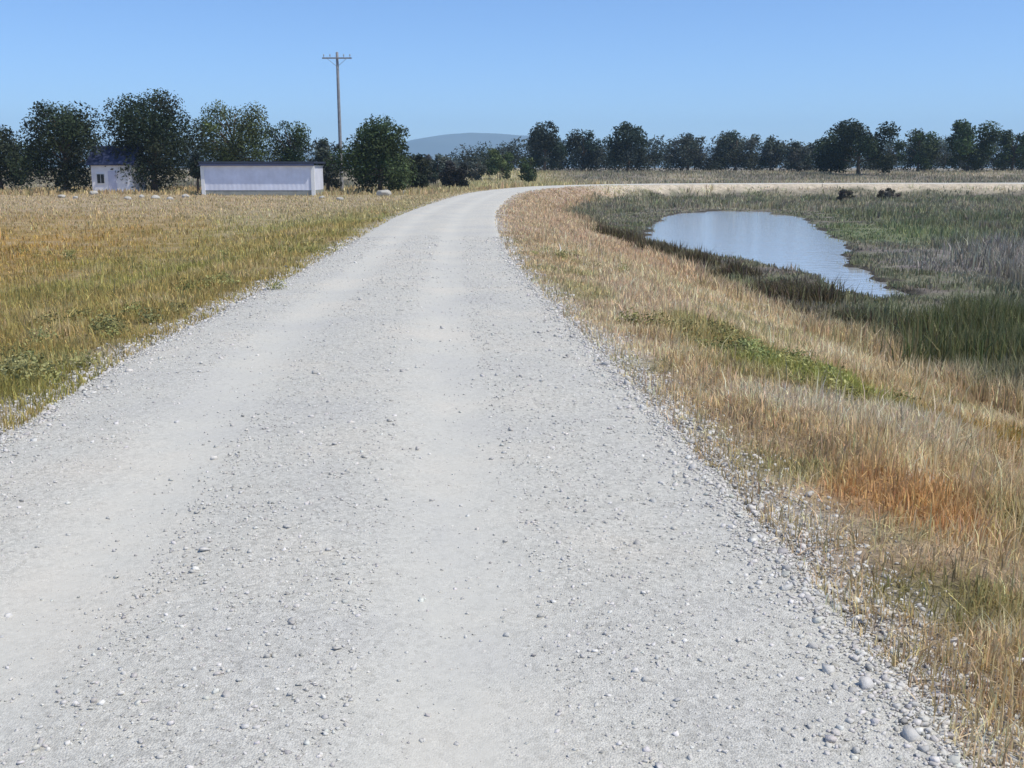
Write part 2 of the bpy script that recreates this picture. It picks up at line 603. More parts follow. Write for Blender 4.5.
cx, rxs = graded(-6, 9, 0.16, 5900, 1.07)
_, lxs = graded(0, 6, 0.16, 5900, 1.07)
xs = np.concatenate([-lxs[::-1], cx, rxs])
cy, rys = graded(1.5, 26, 0.16, 5900, 1.012)
y1, y2 = [], 26.0
st = 0.16
while y2 < 125:
    y1.append(y2)
    st = min(st * 1.012, 0.6)
    y2 += st
while y2 < 5900:
    y1.append(y2)
    st *= 1.08
    y2 += st
yb, v, st = [], 1.5, 0.16
while v > -60:
    st *= 1.12
    v -= st
    yb.append(v)
ysg = np.concatenate([np.array(yb[::-1]), cy, np.array(y1), [5900]])
XX, YY = np.meshgrid(xs, ysg)
gx, gy = XX.ravel(), YY.ravel()
gz, gd, gs, gh, gt, gsd = terrain(gx, gy, True)
gz = gz - 0.09 * smooth((-gt - 0.02) / 0.25)                      # bed under the gravel
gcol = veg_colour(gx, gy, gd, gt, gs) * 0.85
gcol = lerp3(gcol, (0.46, 0.44, 0.40), 0.75 * smooth((0.45 - gt + 0.5 * (fbm(gx, gy, 0.5, 77) - 0.5)) / 0.5) * (gy < 95))
gcol = np.where((gsd < 0.25)[:, None], np.array([0.075, 0.068, 0.055]), gcol)
nx, ny = len(xs), len(ysg)
idx = np.arange(nx * ny).reshape(ny, nx)
gf = np.stack([idx[:-1, :-1], idx[:-1, 1:], idx[1:, 1:], idx[1:, :-1]], -1).reshape(-1, 4)
tag(mesh_np("ground", np.stack([gx, gy, gz], 1), gf, M_GROUND, col=gcol, smoothed=True), kind="structure")

# ------------------------------------------------------------------ gravel road
rs = []
v = -45.0
while v < 330:
    rs.append(v)
    v += 0.22 if v < 24 and v > -2 else (0.5 if v < 110 else 3.0)
rs = np.array(rs)
rcx, rcy, rhw = (np.interp(rs, CLs, CL[:, k]) for k in range(3))
tx, ty = np.gradient(rcx, rs), np.gradient(rcy, rs)
tn = np.hypot(tx, ty)
nxn, nyn = ty / tn, -tx / tn                                       # points right
fr = np.concatenate([[-1.17, -1.10, -1.05, -1.0, -0.95], np.linspace(-0.9, 0.9, 33), [0.95, 1.0, 1.05, 1.10, 1.17]])
SS, FF = np.meshgrid(np.arange(len(rs)), fr, indexing='ij')
lat = FF * rhw[SS]
rx_, ry_ = rcx[SS] + nxn[SS] * lat, rcy[SS] + nyn[SS] * lat
edge = np.abs(lat) - rhw[SS]
rxf, ryf = rx_.ravel(), ry_.ravel()
TRK = (-0.42, 0.30)
trk = np.zeros(rxf.shape)
for c_ in TRK:
    wob = 0.07 * (fbm(ryf, ryf * 0 + c_ * 9, 5, 83) - 0.5)
    trk = np.maximum(trk, np.exp(-((FF.ravel() - c_ - wob) / 0.15) ** 2))
rz = (0.015 + 0.035 * (1 - FF.ravel() ** 2) - 0.022 * trk + 0.028 * (fbm(rxf, ryf, 0.5, 85) - 0.5)
      - 0.16 * smooth((edge.ravel() + 0.16) / 0.5))
ni, nj = SS.shape
idr = np.arange(ni * nj).reshape(ni, nj)
rf = np.stack([idr[:-1, :-1], idr[:-1, 1:], idr[1:, 1:], idr[1:, :-1]], -1).reshape(-1, 4)
tag(mesh_np("gravel_road", np.stack([rxf, ryf, rz], 1), rf, M_ROAD, flt={"track": trk}, smoothed=True), kind="structure")

# ------------------------------------------------------------------ loose stones
def road_point(s, latn):
    c0, c1, h = np.interp(s, CLs, CL[:, 0]), np.interp(s, CLs, CL[:, 1]), np.interp(s, CLs, CL[:, 2])
    a, b = np.interp(s, rs, nxn), np.interp(s, rs, nyn)
    return c0 + a * latn * h, c1 + b * latn * h, h


def stones(n_):
    u = rng.random(n_)
    s = 1.2 * (24 / 1.2) ** u                                        # thinning with distance
    edgey = rng.random(n_) < 0.45
    side = np.where(rng.random(n_) < 0.5, -1, 1)
    la = np.where(edgey, side * (1.0 + rng.normal(0, 0.075, n_)), rng.uniform(-1, 1, n_))
    keep = np.ones(n_, bool)
    for c_ in TRK:
        keep &= ~((np.abs(la - c_) < 0.14) & (rng.random(n_) < 0.8))
    s, la, edgey = s[keep], la[keep], edgey[keep]
    x, y, h = road_point(s, la)
    z = terrain(x, y)
    zr = 0.015 + 0.035 * (1 - la ** 2) + 0.028 * (fbm(x, y, 0.5, 85) - 0.5) - 0.16 * smooth(((np.abs(la) - 1) * h + 0.16) / 0.5)
    for c_ in TRK:
        zr -= 0.022 * np.exp(-((la - c_) / 0.15) ** 2)
    inside = np.abs(la) < 1
    z = np.where(inside, np.maximum(zr, z - 0.09 * smooth((-(np.abs(la) - 1) * h - .02) / .25)), np.maximum(z, zr))
    m = len(x)
    r = np.clip(0.0031 * np.exp(rng.normal(0, 0.5, m)), 0.0015, 0.018) * np.where(edgey, 1.5, 1.0) * (1 + 0.04 * y)
    cub = np.array([(-1, -1, -1), (1, -1, -1), (1, 1, -1), (-1, 1, -1), (-1, -1, 1), (1, -1, 1), (1, 1, 1), (-1, 1, 1)], float) * 0.72
    V = cub[None] * (0.7 + 0.6 * rng.random((m, 1, 3))) + rng.normal(0, 0.24, (m, 8, 3))
    V[:, 4:, :2] *= (0.45 + 0.5 * rng.random((m, 1, 1)))
    ti = rng.normal(0, 0.35, (m, 2))
    V[:, :, 2] += V[:, :, 0] * ti[:, :1] + V[:, :, 1] * ti[:, 1:]
    a = rng.random(m) * 2 * PI
    ca, sa = np.cos(a)[:, None], np.sin(a)[:, None]
    X = (V[:, :, 0] * ca - V[:, :, 1] * sa) * 1.15
    Yv = (V[:, :, 0] * sa + V[:, :, 1] * ca) * 0.95
    Z = V[:, :, 2] * 0.65
    P = np.stack([x[:, None] + X * r[:, None], y[:, None] + Yv * r[:, None], (z + r * 0.25)[:, None] + Z * r[:, None]], -1)
    f = np.array([(3, 2, 1, 0), (4, 5, 6, 7), (0, 1, 5, 4), (1, 2, 6, 5), (2, 3, 7, 6), (3, 0, 4, 7)])
    Fc = (np.arange(m)[:, None, None] * 8 + f[None]).reshape(-1, 4)
    tone = np.clip(rng.normal(0.53, 0.075, m), 0.32, 0.72)
    tint = 1 + rng.normal(0, 0.013, (m, 3))
    c = np.repeat(tone[:, None] * tint * np.array([1.02, 0.985, 0.91]), 8, 0)
    o = mesh_np("gravel_stones", P.reshape(-1, 3), Fc, M_STONE, col=c)
    tag(o, "loose pale crushed stones scattered over the road and thickest along its verges", "gravel", kind="stuff")


stones(110000)

# ------------------------------------------------------------------ pond
ctr = PONDR.mean(0)
bm = bmesh.new()
Pw = []
for i in range(len(PONDR)):
    a, b = PONDR[i - 1], PONDR[(i + 1) % len(PONDR)]
    n_ = np.array([b[1] - a[1], -(b[0] - a[0])])
    n_ = n_ / max(np.linalg.norm(n_), 1e-6)
    Pw.append(PONDR[i] - n_ * 0.5 if poly_sd(np.array([PONDR[i][0] + n_[0] * .1]), np.array([PONDR[i][1] + n_[1] * .1]), PONDR)[0] < 0 else PONDR[i] + n_ * 0.5)
fv = [bm.verts.new((p[0], p[1], WATER)) for p in Pw]
ff = bm.faces.new(fv)
bmesh.ops.triangulate(bm, faces=[ff])
for f in bm.faces:
    if f.normal.z < 0:
        f.normal_flip()
me = bpy.data.meshes.new("pond_water")
bm.to_mesh(me)
bm.free()
tag(link("pond_water", me, M_WATER), kind="structure")


# ------------------------------------------------------------------ grasses
def blades(name, x, y, z, h, w, col, lean=0.5, label=None, cat=None, tip=1.0):
    n = len(x)
    a = rng.random(n) * 2 * PI
    wx, wy = np.cos(a) * w * 0.5, np.sin(a) * w * 0.5
    b = rng.random(n) * 2 * PI
    le = np.abs(rng.normal(0, lean, n)) * h
    lx_, ly_ = np.cos(b) * le, np.sin(b) * le
    hh = np.sqrt(np.maximum(h * h - 0.6 * le * le, 0.1 * h * h))
    P = np.empty((n, 5, 3))
    P[:, 0] = np.stack([x - wx, y - wy, z - 0.03], 1)
    P[:, 1] = np.stack([x + wx, y + wy, z - 0.03], 1)
    P[:, 2] = np.stack([x - wx * .75 + lx_ * .32, y - wy * .75 + ly_ * .32, z + hh * .58], 1)
    P[:, 3] = np.stack([x + wx * .75 + lx_ * .32, y + wy * .75 + ly_ * .32, z + hh * .58], 1)
    P[:, 4] = np.stack([x + lx_, y + ly_, z + hh], 1)
    f = np.array([(0, 1, 2), (1, 3, 2), (2, 3, 4)])
    Fc = (np.arange(n)[:, None, None] * 5 + f[None]).reshape(-1, 3)
    c = np.repeat(col, 5, 0)
    o = mesh_np(name, P.reshape(-1, 3), Fc, M_GRASS, col=c)
    tag(o, label, cat, kind="stuff")
    return o


def spread(n, y0, y1, p):
    """depths between y0 and y1, thinning with distance (density ~ y**-p)"""
    u = rng.random(n)
    k = 1 - p
    return (y0 ** k + u * (y1 ** k - y0 ** k)) ** (1 / k)


def vary(c, k=0.22, hue=0.05):
    n = len(c)
    return c * np.array([1.09, 1.10, 0.93]) * np.exp(rng.normal(0, k, (n, 1))) * (1 + rng.normal(0, hue, (n, 3)))


def leaf_cloud(centres, radii, n, size, base, seed, var=0.3, flat=0.85):
    r_ = np.random.default_rng(seed)
    centres, radii = np.asarray(centres, float), np.asarray(radii, float)
    wgt = radii ** 2.2
    k = r_.choice(len(centres), n, p=wgt / wgt.sum())
    v = r_.normal(0, 1, (n, 3))
    v /= np.linalg.norm(v, axis=1)[:, None]
    rad = radii[k] * (0.25 + 0.95 * r_.random(n) ** 0.7)
    p = centres[k] + v * rad[:, None] * np.array([1, 1, flat])
    nrm = v * 0.7 + r_.normal(0, 0.7, (n, 3)) + np.array([0, 0, 0.35])
    nrm /= np.linalg.norm(nrm, axis=1)[:, None]
    u = np.cross(nrm, r_.normal(0, 1, (n, 3)))
    u /= np.maximum(np.linalg.norm(u, axis=1), 1e-6)[:, None]
    w = np.cross(nrm, u)
    sz = size * (0.55 + 0.9 * r_.random(n))[:, None]
    P = np.stack([p - u * sz, p - w * sz * 0.45 + nrm * sz * .15, p + u * sz, p + w * sz * 0.45 + nrm * sz * .15], 1)
    clump = np.exp(r_.normal(0, 0.26, len(centres)))[k]
    hue = r_.normal(0, 0.06, (len(centres), 3))[k]
    c = np.asarray(base)[None] * (clump * np.exp(r_.normal(0, var, n)))[:, None] * (1 + hue)
    return P.reshape(-1, 3), np.arange(n * 4).reshape(-1, 4), np.repeat(c, 4, 0)


# the field on the left
n = 260000
y = spread(n, 3.0, 84, 1.25)
cxy, chw = np.interp(y, CL[:110, 1], CL[:110, 0]), np.interp(y, CL[:110, 1], CL[:110, 2])
off = rng.random(n) ** 1.35 * (6 + y * 0.72)
x = cxy - chw - off + 0.12
tuft = fbm(x, y, 0.45, 101, 2)
keep = rng.random(n) < np.clip((tuft - 0.28) * 3.0, 0.10, 1) * np.clip(0.35 + off * 0.9, 0, 1)
x, y = x[keep], y[keep]
z, d, s, hw, t, sd = terrain(x, y, True)
ok = t > -0.12
x, y, z, d, t, s = (q[ok] for q in (x, y, z, d, t, s))
hgt = (0.03 + 0.16 * fbm(x, y, 0.8, 103) ** 1.6 + 0.07 * rng.random(len(x)) + 0.16 * (rng.random(len(x)) < 0.02)) * np.clip(0.45 + t * 0.5, 0.35, 1.0)
c = vary(veg_colour(x, y, d, t, s) * 1.3, 0.25)
blades("field_grass", x, y, z, hgt, 0.0035 + 0.00085 * y, c, 0.55,
       "short dry straw and olive grass covering the flat field left of the road", "grass")

# the levee's bank on the right
n = 300000
y = spread(n, 1.6, 100, 1.35)
cxy, chw = np.interp(y, CL[:125, 1], CL[:125, 0]), np.interp(y, CL[:125, 1], CL[:125, 2])
x = cxy + chw - 0.1 + rng.random(n) ** 1.1 * 7.0
tuft = fbm(x, y, 0.4, 111, 2)
keep = rng.random(n) < np.clip((tuft - 0.28) * 3.0, 0.08, 1) * np.clip(0.3 + (x - cxy - chw) * 0.9, 0, 1)
x, y = x[keep], y[keep]
z, d, s, hw, t, sd = terrain(x, y, True)
ok = (t > -0.12) & (d > 0) & (sd > 0.3)
x, y, z, d, t, s = (q[ok] for q in (x, y, z, d, t, s))
hgt = 0.85 * (0.03 + 0.24 * fbm(x, y, 0.8, 113) ** 1.6 + 0.09 * rng.random(len(x)) ** 2 + 0.20 * (rng.random(len(x)) < 0.02)) * np.clip(0.4 + t * 0.45, 0.3, 1.1)
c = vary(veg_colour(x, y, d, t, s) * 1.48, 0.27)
blades("bank_grass", x, y, z, hgt, 0.0035 + 0.00085 * y, c, 0.55,
       "long dry tan grass with olive and rusty patches on the bank right of the road", "grass")

# fallen straw lying on both sides
n = 150000
y = spread(n, 1.6, 26, 1.2)
right = rng.random(n) < 0.55
cxy, chw = np.interp(y, CL[:125, 1], CL[:125, 0]), np.interp(y, CL[:125, 1], CL[:125, 2])
off = rng.random(n) ** 1.4 * np.where(right, 6.5, 5 + y * .6)
x = np.where(right, cxy + chw - 0.05 + off, cxy - chw + 0.05 - off)
z, d, s, hw, t, sd = terrain(x, y, True)
ok = (sd > 0.5) & (rng.random(n) < np.clip(0.25 + t * 1.5, 0, 1))
x, y, z, d, t, s = (q[ok] for q in (x, y, z, d, t, s))
c = vary(veg_colour(x, y, d, t, s) * 1.15, 0.3)
blades("straw_litter", x, y, z + 0.012, rng.uniform(0.03, 0.10, len(x)), 0.003 + 0.0007 * y, c, 1.5,
       "broken straw and dead stems lying between the grass on both verges", "straw")


def leaf_spots(spots, seed_):
    """low leafy mounds: (px, py, level, radius, how many mounds)"""
    q = np.random.default_rng(seed_)
    cs_, rs2 = [], []
    for px, py, lv, rad, k_ in spots:
        X, Y = at_z(px, py, lv)
        for _ in range(k_):
            X2, Y2 = X + q.normal(0, rad), Y + q.normal(0, rad * 1.3)
            zz = float(terrain(np.array([X2]), np.array([Y2]))[0])
            rr = q.uniform(0.07, 0.17)
            cs_.append((X2, Y2, zz + rr * 0.45))
            rs2.append(rr)
    return cs_, rs2


cs_, rs2 = leaf_spots([(800, 395, -.5, .55, 26), (760, 385, -.45, .4, 10), (720, 350, -.4, .4, 9), (560, 265, -.2, .8, 9),
                       (110, 350, -.2, .4, 9), (140, 330, -.25, .5, 8), (40, 390, -.15, .25, 7), (60, 250, -.4, 1.2, 9), (300, 255, -.2, .7, 8),
                       (870, 430, -.6, .4, 5), (220, 300, -.2, .4, 6)], 77)
P, Fq, C = leaf_cloud(cs_, rs2, 16000, 0.018, (0.27, 0.265, 0.11), 78, 0.3, 0.7)
tag(mesh_np("weeds", P, Fq, M_LEAF, col=C), "low olive green broad-leaved weeds scattered through the dry verges", "weeds", kind="stuff")

# the marsh
n = 260000
y = spread(n, 9, 112, 1.01)
x = np.interp(y, CL[:125, 1], CL[:125, 0]) + 4 + rng.random(n) * (8 + y * 0.62)
tuft = fbm(x, y, 0.9, 121, 2)
keep = rng.random(n) < np.clip((tuft - 0.3) * 3.2, 0.1, 1)
x, y = x[keep], y[keep]
z, d, s, hw, t, sd = terrain(x, y, True)
fw = 6.0 - 2.6 * smooth((s - 35) / 35)
ok = (d > 0) & (t > fw - 1.2 - (0.3 + 1.2 * fbm(x, y, 3, 75)) * smooth((s - 82) / 20)) & (sd > 0.05 - 0.9 * (rng.random(len(x)) < 0.25) * fbm(x, y, 1.5, 125))
x, y, z, d, t, s, sd = (q[ok] for q in (x, y, z, d, t, s, sd))
hgt = (0.08 + 0.75 * fbm(x, y, 1.4, 123) ** 2.2 + 0.15 * rng.random(len(x))) * np.where(sd < 3, 0.35, 1.0)
purp = smooth((x - 8.5 - y * 0.1) / 4) * smooth((45 - y) / 12)
hgt *= 1 + 0.5 * purp
c = vary(veg_colour(x, y, d, t, s) * 1.25, 0.3)
blades("marsh_grass", x, y, z, hgt, 0.006 + 0.0010 * y, c, 0.4,
       "grey-green rushes and sedge covering the low marsh round the pond", "marsh plants")

# green reeds in front on the right, brown sedge round the pond
n = 15000
cl_ = rng.integers(0, 26, n)
ccx, ccy = rng.uniform(6.3, 10.5, 26), rng.uniform(13.6, 17.0, 26)
x = ccx[cl_] + rng.normal(0, 0.33, n)
y = ccy[cl_] + rng.normal(0, 0.33, n)
z, d, s, hw, t, sd = terrain(x, y, True)
ok = (t > 4.7) & (sd > 0.1)
x, y, z = x[ok], y[ok], z[ok]
hgt = rng.uniform(0.4, 0.85, len(x)) * (0.75 + 0.5 * fbm(x, y, 1.0, 131))
c = vary(lerp3((0.12, 0.14, 0.065), (0.27, 0.25, 0.15), rng.random(len(x)) ** 1.5), 0.25)
blades("reeds", x, y, z, hgt, np.full(len(x), 0.024), c, 0.28,
       "tall dark green reed bed at the foot of the bank by the right edge", "reeds")

n = 9000
shore = [(800, 303, 0.55, 0.5), (780, 296, 0.45, 0.42), (697, 268, 0.4, 0.55), (735, 278, 0.4, 0.4), (840, 325, 0.5, 0.3), (660, 256, 0.5, 0.45),
         (930, 335, 0.4, 0.35), (620, 246, 0.6, 0.5)]
k = rng.integers(0, len(shore), n)
sx = np.array([at_z(a, b, MARSH) for a, b, _, _ in shore])
sr = np.array([q[2] for q in shore])
sh = np.array([q[3] for q in shore])
x = sx[k, 0] + rng.normal(0, 1, n) * sr[k] * 0.75
y = sx[k, 1] + rng.normal(0, 1, n) * sr[k] * 0.8
z, d, s, hw, t, sd = terrain(x, y, True)
ok = (sd > 0.0)
x, y, z, k = x[ok], y[ok], z[ok], k[ok]
hgt = sh[k] * rng.uniform(0.35, 1.15, len(x)) * (0.45 + 1.1 * fbm(x, y, 0.5, 133))
c = vary(lerp3((0.12, 0.085, 0.08), (0.17, 0.155, 0.085), rng.random(len(x))), 0.35)
blades("sedge", x, y, z, hgt, np.full(len(x), 0.028), c, 0.45,
       "dark brown sedge clumps along the near shore of the pond", "sedge")

# scrubby grass beyond the far levee and on the ground behind
n = 90000
y = rng.uniform(80, 185, n)
x = rng.uniform(-0.6, 0.62, n) * y
z, d, s, hw, t, sd = terrain(x, y, True)
ok = (d < 0) & (t > 0.1) & (rng.random(n) < np.clip((fbm(x, y, 2.5, 141) - 0.3) * 3, 0.1, 1))
x, y, z, d, t, s = (q[ok] for q in (x, y, z, d, t, s))
hgt = 0.15 + 0.5 * fbm(x, y, 4, 143) ** 2 + 0.2 * rng.random(len(x))
c = vary(veg_colour(x, y, d, t, s) * 1.2, 0.25)
blades("rough_grass", x, y, z, hgt, np.full(len(x), 0.13), c, 0.5,
       "pale rough grass on the land beyond the bend and the far levee", "grass")


# ------------------------------------------------------------------ trees
def plant(name, label, cat, group, X, Y, height, width, base, n, leaf, seed, low=0.12, trunk_r=None, lobes=16, stems=1, top_heavy=0.0, spiky=0.0):
    """a tree or shrub: Empty at its foot > trunk (with its limbs), crown"""
    z0 = float(terrain(np.array([X]), np.array([Y]))[0])
    root = thing(name, (X, Y, z0), label, cat, group)
    r_ = random.Random(seed)
    W = width / 2
    cz, hz = height * (1 + low) / 2, height * (1 - low) / 2
    cs, rs_ = [], []
    for i in range(lobes):
        tz = -0.95 + 1.9 * (i + 0.5) / lobes
        prof = math.sqrt(max(0.0, 1 - (tz * 0.98) ** 2)) * (1 - 0.35 * spiky * (tz + 1)) * (1 + top_heavy * tz)
        a = i * 2.4 + r_.uniform(-0.5, 0.5)
        rr = W * (0.25 + 0.75 * prof) * r_.uniform(0.35, 0.95)
        br = min(W, hz) * r_.uniform(0.20, 0.50)
        c_ = [math.cos(a) * rr, math.sin(a) * rr, cz + tz * (hz - br * 0.7)]
        f = math.hypot(c_[0], c_[1])
        lim_ = W * r_.uniform(0.72, 1.12)
        if f + br * 0.85 > lim_:
            q = max(lim_ - br * 0.85, 0.0) / max(f, 1e-6)
            c_[0] *= q
            c_[1] *= q
        cs.append(c_)
        rs_.append(br)
    cs.append([r_.uniform(-.35, .35) * W, 0, height - 0.18 * W])
    rs_.append(0.22 * W)
    tr = trunk_r or 0.028 * height + 0.02
    bm = bmesh.new()
    for st_ in range(stems):
        a = r_.uniform(0, 2 * PI)
        sp = 0.0 if stems == 1 else 0.35 * W
        foot = (math.cos(a) * sp * .3, math.sin(a) * sp * .3, -0.15)
        m1 = (math.cos(a) * sp * .6 + r_.uniform(-.04, .04) * W, math.sin(a) * sp * .6, height * 0.28)
        m2 = (math.cos(a) * sp + r_.uniform(-.08, .08) * W, math.sin(a) * sp, height * 0.52)
        topp = (math.cos(a) * sp * 1.2 + r_.uniform(-.1, .1) * W, math.sin(a) * sp * 1.2, height * 0.85)
        tube(bm, [foot, (foot[0], foot[1], 0.1), m1, m2, topp], [tr * 1.5, tr * 1.15, tr * .85, tr * .55, tr * .15])
        for i in range(st_, len(cs), stems):
            if cs[i][2] < height * 0.18:
                continue
            q = min(max((cs[i][2] - height * .12) / height * 0.8, 0.1), 0.75)
            k_ = q / 0.85
            b0 = Vector((m1[0] + (m2[0] - m1[0]) * k_, m1[1] + (m2[1] - m1[1]) * k_, height * (0.15 + q * 0.65)))
            b1 = Vector(cs[i])
            mid = b0.lerp(b1, 0.5) + Vector((0, 0, 0.04 * height))
            tube(bm, [b0, mid, b1], [tr * .38, tr * .25, tr * .08], 5)
    bm_obj("trunk", bm, M_BARK, root, True)
    P, Fq, C = leaf_cloud(cs, rs_, n, leaf, base, seed)
    P[:, 2] = np.maximum(P[:, 2], 0.02)
    mesh_np("crown", P, Fq, M_LEAF, root, col=C)
    return root


DK = (0.034, 0.043, 0.024)
MD = (0.045, 0.062, 0.026)
LT = (0.070, 0.090, 0.034)
GY = (0.075, 0.088, 0.070)
BL = (0.036, 0.048, 0.036)
GL, GM, GR = "trees along the far edge of the field", "low shrubs round the bend of the road", "trees in the far row beyond the marsh"
seed = 500
for (px, w, top, Y, base, n_, low, lobes, kw, lab) in [
    (-6, 66, 120, 93, DK, 9000, 0.0, 18, {}, "dark bushy tree cut by the left edge, leftmost of the field trees"),
    (58, 82, 101, 89, DK, 15000, -0.02, 26, {}, "broad dark round tree just left of the blue-roofed hut"),
    (147, 98, 88, 91, DK, 19000, 0.0, 28, {}, "tallest and widest dark tree, just right of the blue-roofed hut"),
    (231, 88, 101, 104, LT, 12000, 0.05, 22, {}, "lighter green tree rising behind the left half of the pale shed"),
    (288, 52, 121, 106, MD, 6500, 0.05, 14, {}, "smaller green tree rising behind the right end of the pale shed"),
    (378, 90, 118, 87, MD, 14000, -0.02, 24, {}, "dense round green tree just right of the tall utility pole"),
    (326, 36, 138, 90, GY, 3500, 0.05, 10, {}, "slim grey-green tree between the pale shed and the round tree"),
    (196, 22, 152, 86, BL, 1600, 0.30, 8, {}, "thin small brown-stemmed tree at the left end of the pale shed"),
]:
    X, zt = at_y(px, top, Y)
    z0 = float(terrain(np.array([X]), np.array([Y]))[0])
    plant("tree", lab, "tree", GL, X, Y, zt - z0, w * Y / F, base, n_, 0.13, seed, low=low, lobes=lobes, **kw)
    seed += 1
for (px, w, top, Y, base, n_, lab) in [
    (416, 30, 155, 100, DK, 2200, "dark low shrub touching the right side of the round green tree"),
    (434, 36, 154, 118, GY, 2200, "grey-green shrub between the dark shrubs left of the bend"),
    (454, 36, 161, 106, (0.036, 0.034, 0.032), 2400, "dark brownish wide shrub beside the road just before the bend"),
    (474, 30, 157, 135, GY, 1800, "pale grey shrub behind the brownish shrub near the bend"),
    (499, 40, 149, 140, LT, 2600, "green rounded shrub straight above the end of the road"),
    (528, 24, 158, 128, MD, 1500, "small dark shrub at the outside of the bend, right of the road's end"),
]:
    X, zt = at_y(px, top, Y)
    z0 = float(terrain(np.array([X]), np.array([Y]))[0])
    plant("shrub", lab, "shrub", GM, X, Y, zt - z0, w * Y / F, base, n_, 0.17, seed, low=0.0, lobes=10, stems=3, trunk_r=0.05)
    seed += 1
for (px, w, top, Y, base, n_, low, lab) in [
    (545, 38, 121, 172, BL, 4200, 0.05, "tall narrow dark tree at the left end of the far row"),
    (583, 40, 130, 182, BL, 3600, 0.05, "lower dark tree second from the left in the far row"),
    (629, 48, 122, 176, BL, 5200, 0.05, "big dark round tree beside the wide gap in the far row, left of it"),
    (689, 42, 133, 190, GY, 3600, 0.05, "bluish tree right of the wide gap in the far row"),
    (737, 52, 131, 192, GY, 4400, 0.05, "broad greyish tree right above the pond in the far row"),
    (772, 26, 137, 186, GY, 2200, 0.08, "slim tree leaning on the broad greyish tree in the far row"),
    (800, 40, 141, 178, GY, 2800, 0.03, "low grey tree just left of the darkest tree in the far row"),
    (862, 90, 120, 160, DK, 8500, 0.02, "widest and darkest tree of the far row, nearest the far levee"),
    (833, 44, 138, 164, MD, 3000, 0.02, "low green tree leaning on the darkest tree's left side"),
    (921, 48, 129, 180, MD, 3600, 0.04, "mid green tree just right of the darkest tree in the far row"),
    (972, 66, 120, 172, MD, 5500, 0.04, "tall broad tree with uneven top near the right edge of the far row"),
    (1016, 44, 130, 180, MD, 3400, 0.04, "tree cut by the right edge at the end of the far row"),
]:
    X, zt = at_y(px, top, Y)
    z0 = float(terrain(np.array([X]), np.array([Y]))[0])
    plant("tree", lab, "tree", GR, X, Y, zt - z0, w * Y / F, base, n_, 0.24, seed, low=low, lobes=15)
    seed += 1
for (px, w, top, bot, base, lab) in [
    (845, 18, 189, 203, (0.10, 0.095, 0.07), "small dark bush alone in the marsh behind the pond's right end"),
    (888, 26, 188, 201, (0.11, 0.10, 0.08), "wider dark bush in the marsh right of the lone small one"),
]:
    X, Y = at_z(px, bot, MARSH)
    _, zt = at_y(px, top, Y)
    plant("bush", lab, "bush", "bushes standing in the marsh", X, Y, zt - MARSH, w * Y / F, base, 2600, 0.07, seed, low=0.0, lobes=12, stems=3, trunk_r=0.025)
    seed += 1


# unbroken thicket under the far row and a wood farther off
def thicket(name, label, cat, pts, base, n, leaf, sd_):
    P, Fq, C = leaf_cloud([p[:3] for p in pts], [p[3] for p in pts], n, leaf, base, sd_)
    tag(mesh_np(name, P, Fq, M_LEAF, col=C), label, cat, kind="stuff")


pts = []
r_ = random.Random(3)
for i in range(190):
    X = -8 + i * 0.68 + r_.uniform(-1, 1)
    Y = r_.uniform(184, 200)
    zz = float(terrain(np.array([X]), np.array([Y]))[0])
    rr = r_.uniform(1.1, 2.4)
    pts.append((X, Y, zz + rr * r_.uniform(0.3, 1.3) + 1.6 * (r_.random() < .4), rr))
thicket("thicket", "low dark thicket filling the gaps under the far row of trees", "thicket", pts, (0.042, 0.048, 0.034), 42000, 0.22, 31)
pts = []
for i in range(260):
    X = -330 + i * 2.9 + r_.uniform(-3, 3)
    Y = r_.uniform(400, 460)
    zz = float(terrain(np.array([X]), np.array([Y]))[0])
    hh = 6 + 11.0 * fbm(np.array([X]), np.array([3.0]), 45, 211)[0] + r_.uniform(-1, 1)
    hh *= 1 - 0.6 * math.exp(-((X + 28) / 26) ** 4)
    for q in (0.3, 0.75):
        pts.append((X, Y, zz + hh * q, r_.uniform(2.6, 4.4)))
thicket("far_wood", "hazy bluish wood along the skyline behind the nearer trees", "wood", pts, (0.05, 0.06, 0.04), 42000, 0.7, 32)

# ------------------------------------------------------------------ pale shed
SY = 80.0
xa, _ = at_y(203, 190, SY)
xb, _ = at_y(314, 190, SY)
_, ztop = at_y(260, 161.5, SY)
zg = float(terrain(np.array([(xa + xb) / 2]), np.array([SY]))[0])
Wd, H = xb - xa, ztop - zg
shed = thing("shed", ((xa + xb) / 2, SY + 2.2, zg), "long low pale lavender shed with dark flat roof at the field's far edge", "shed")
hw_ = Wd / 2
bm = bmesh.new()
box(bm, -hw_ + .02, hw_ - .02, -2.18, 2.18, -0.3, 0.42)
bm_obj("plinth", bm, M_PLINTH, shed)
bm = bmesh.new()                                                     # corrugated walls, real ribs on the front
nrib = 96
prof = []
for i in range(nrib + 1):
    X = -hw_ + .06 + (Wd - .12) * i / nrib
    prof.append((X, -2.2 - (0.007 if (i // 2) % 2 else 0.0)))
lo = [bm.verts.new((X, Y, 0.425)) for X, Y in prof]
hi = [bm.verts.new((X, Y, H - 0.36)) for X, Y in prof]
for i in range(nrib):
    bm.faces.new((lo[i], lo[i + 1], hi[i + 1], hi[i]))
bl = [bm.verts.new((sx_ * (hw_ - .06), 2.2, z_)) for sx_ in (1, -1) for z_ in (0.425, H - .36)]
bm.faces.new((lo[-1], bl[0], bl[1], hi[-1]))
bm.faces.new((bl[0], bl[2], bl[3], bl[1]))
bm.faces.new((bl[2], lo[0], hi[0], bl[3]))
bm_obj("wall", bm, M_WALL, shed)
bm = bmesh.new()
box(bm, -hw_ - .15, hw_ + .15, -2.55, 2.45, H - .16, H, 0.02)
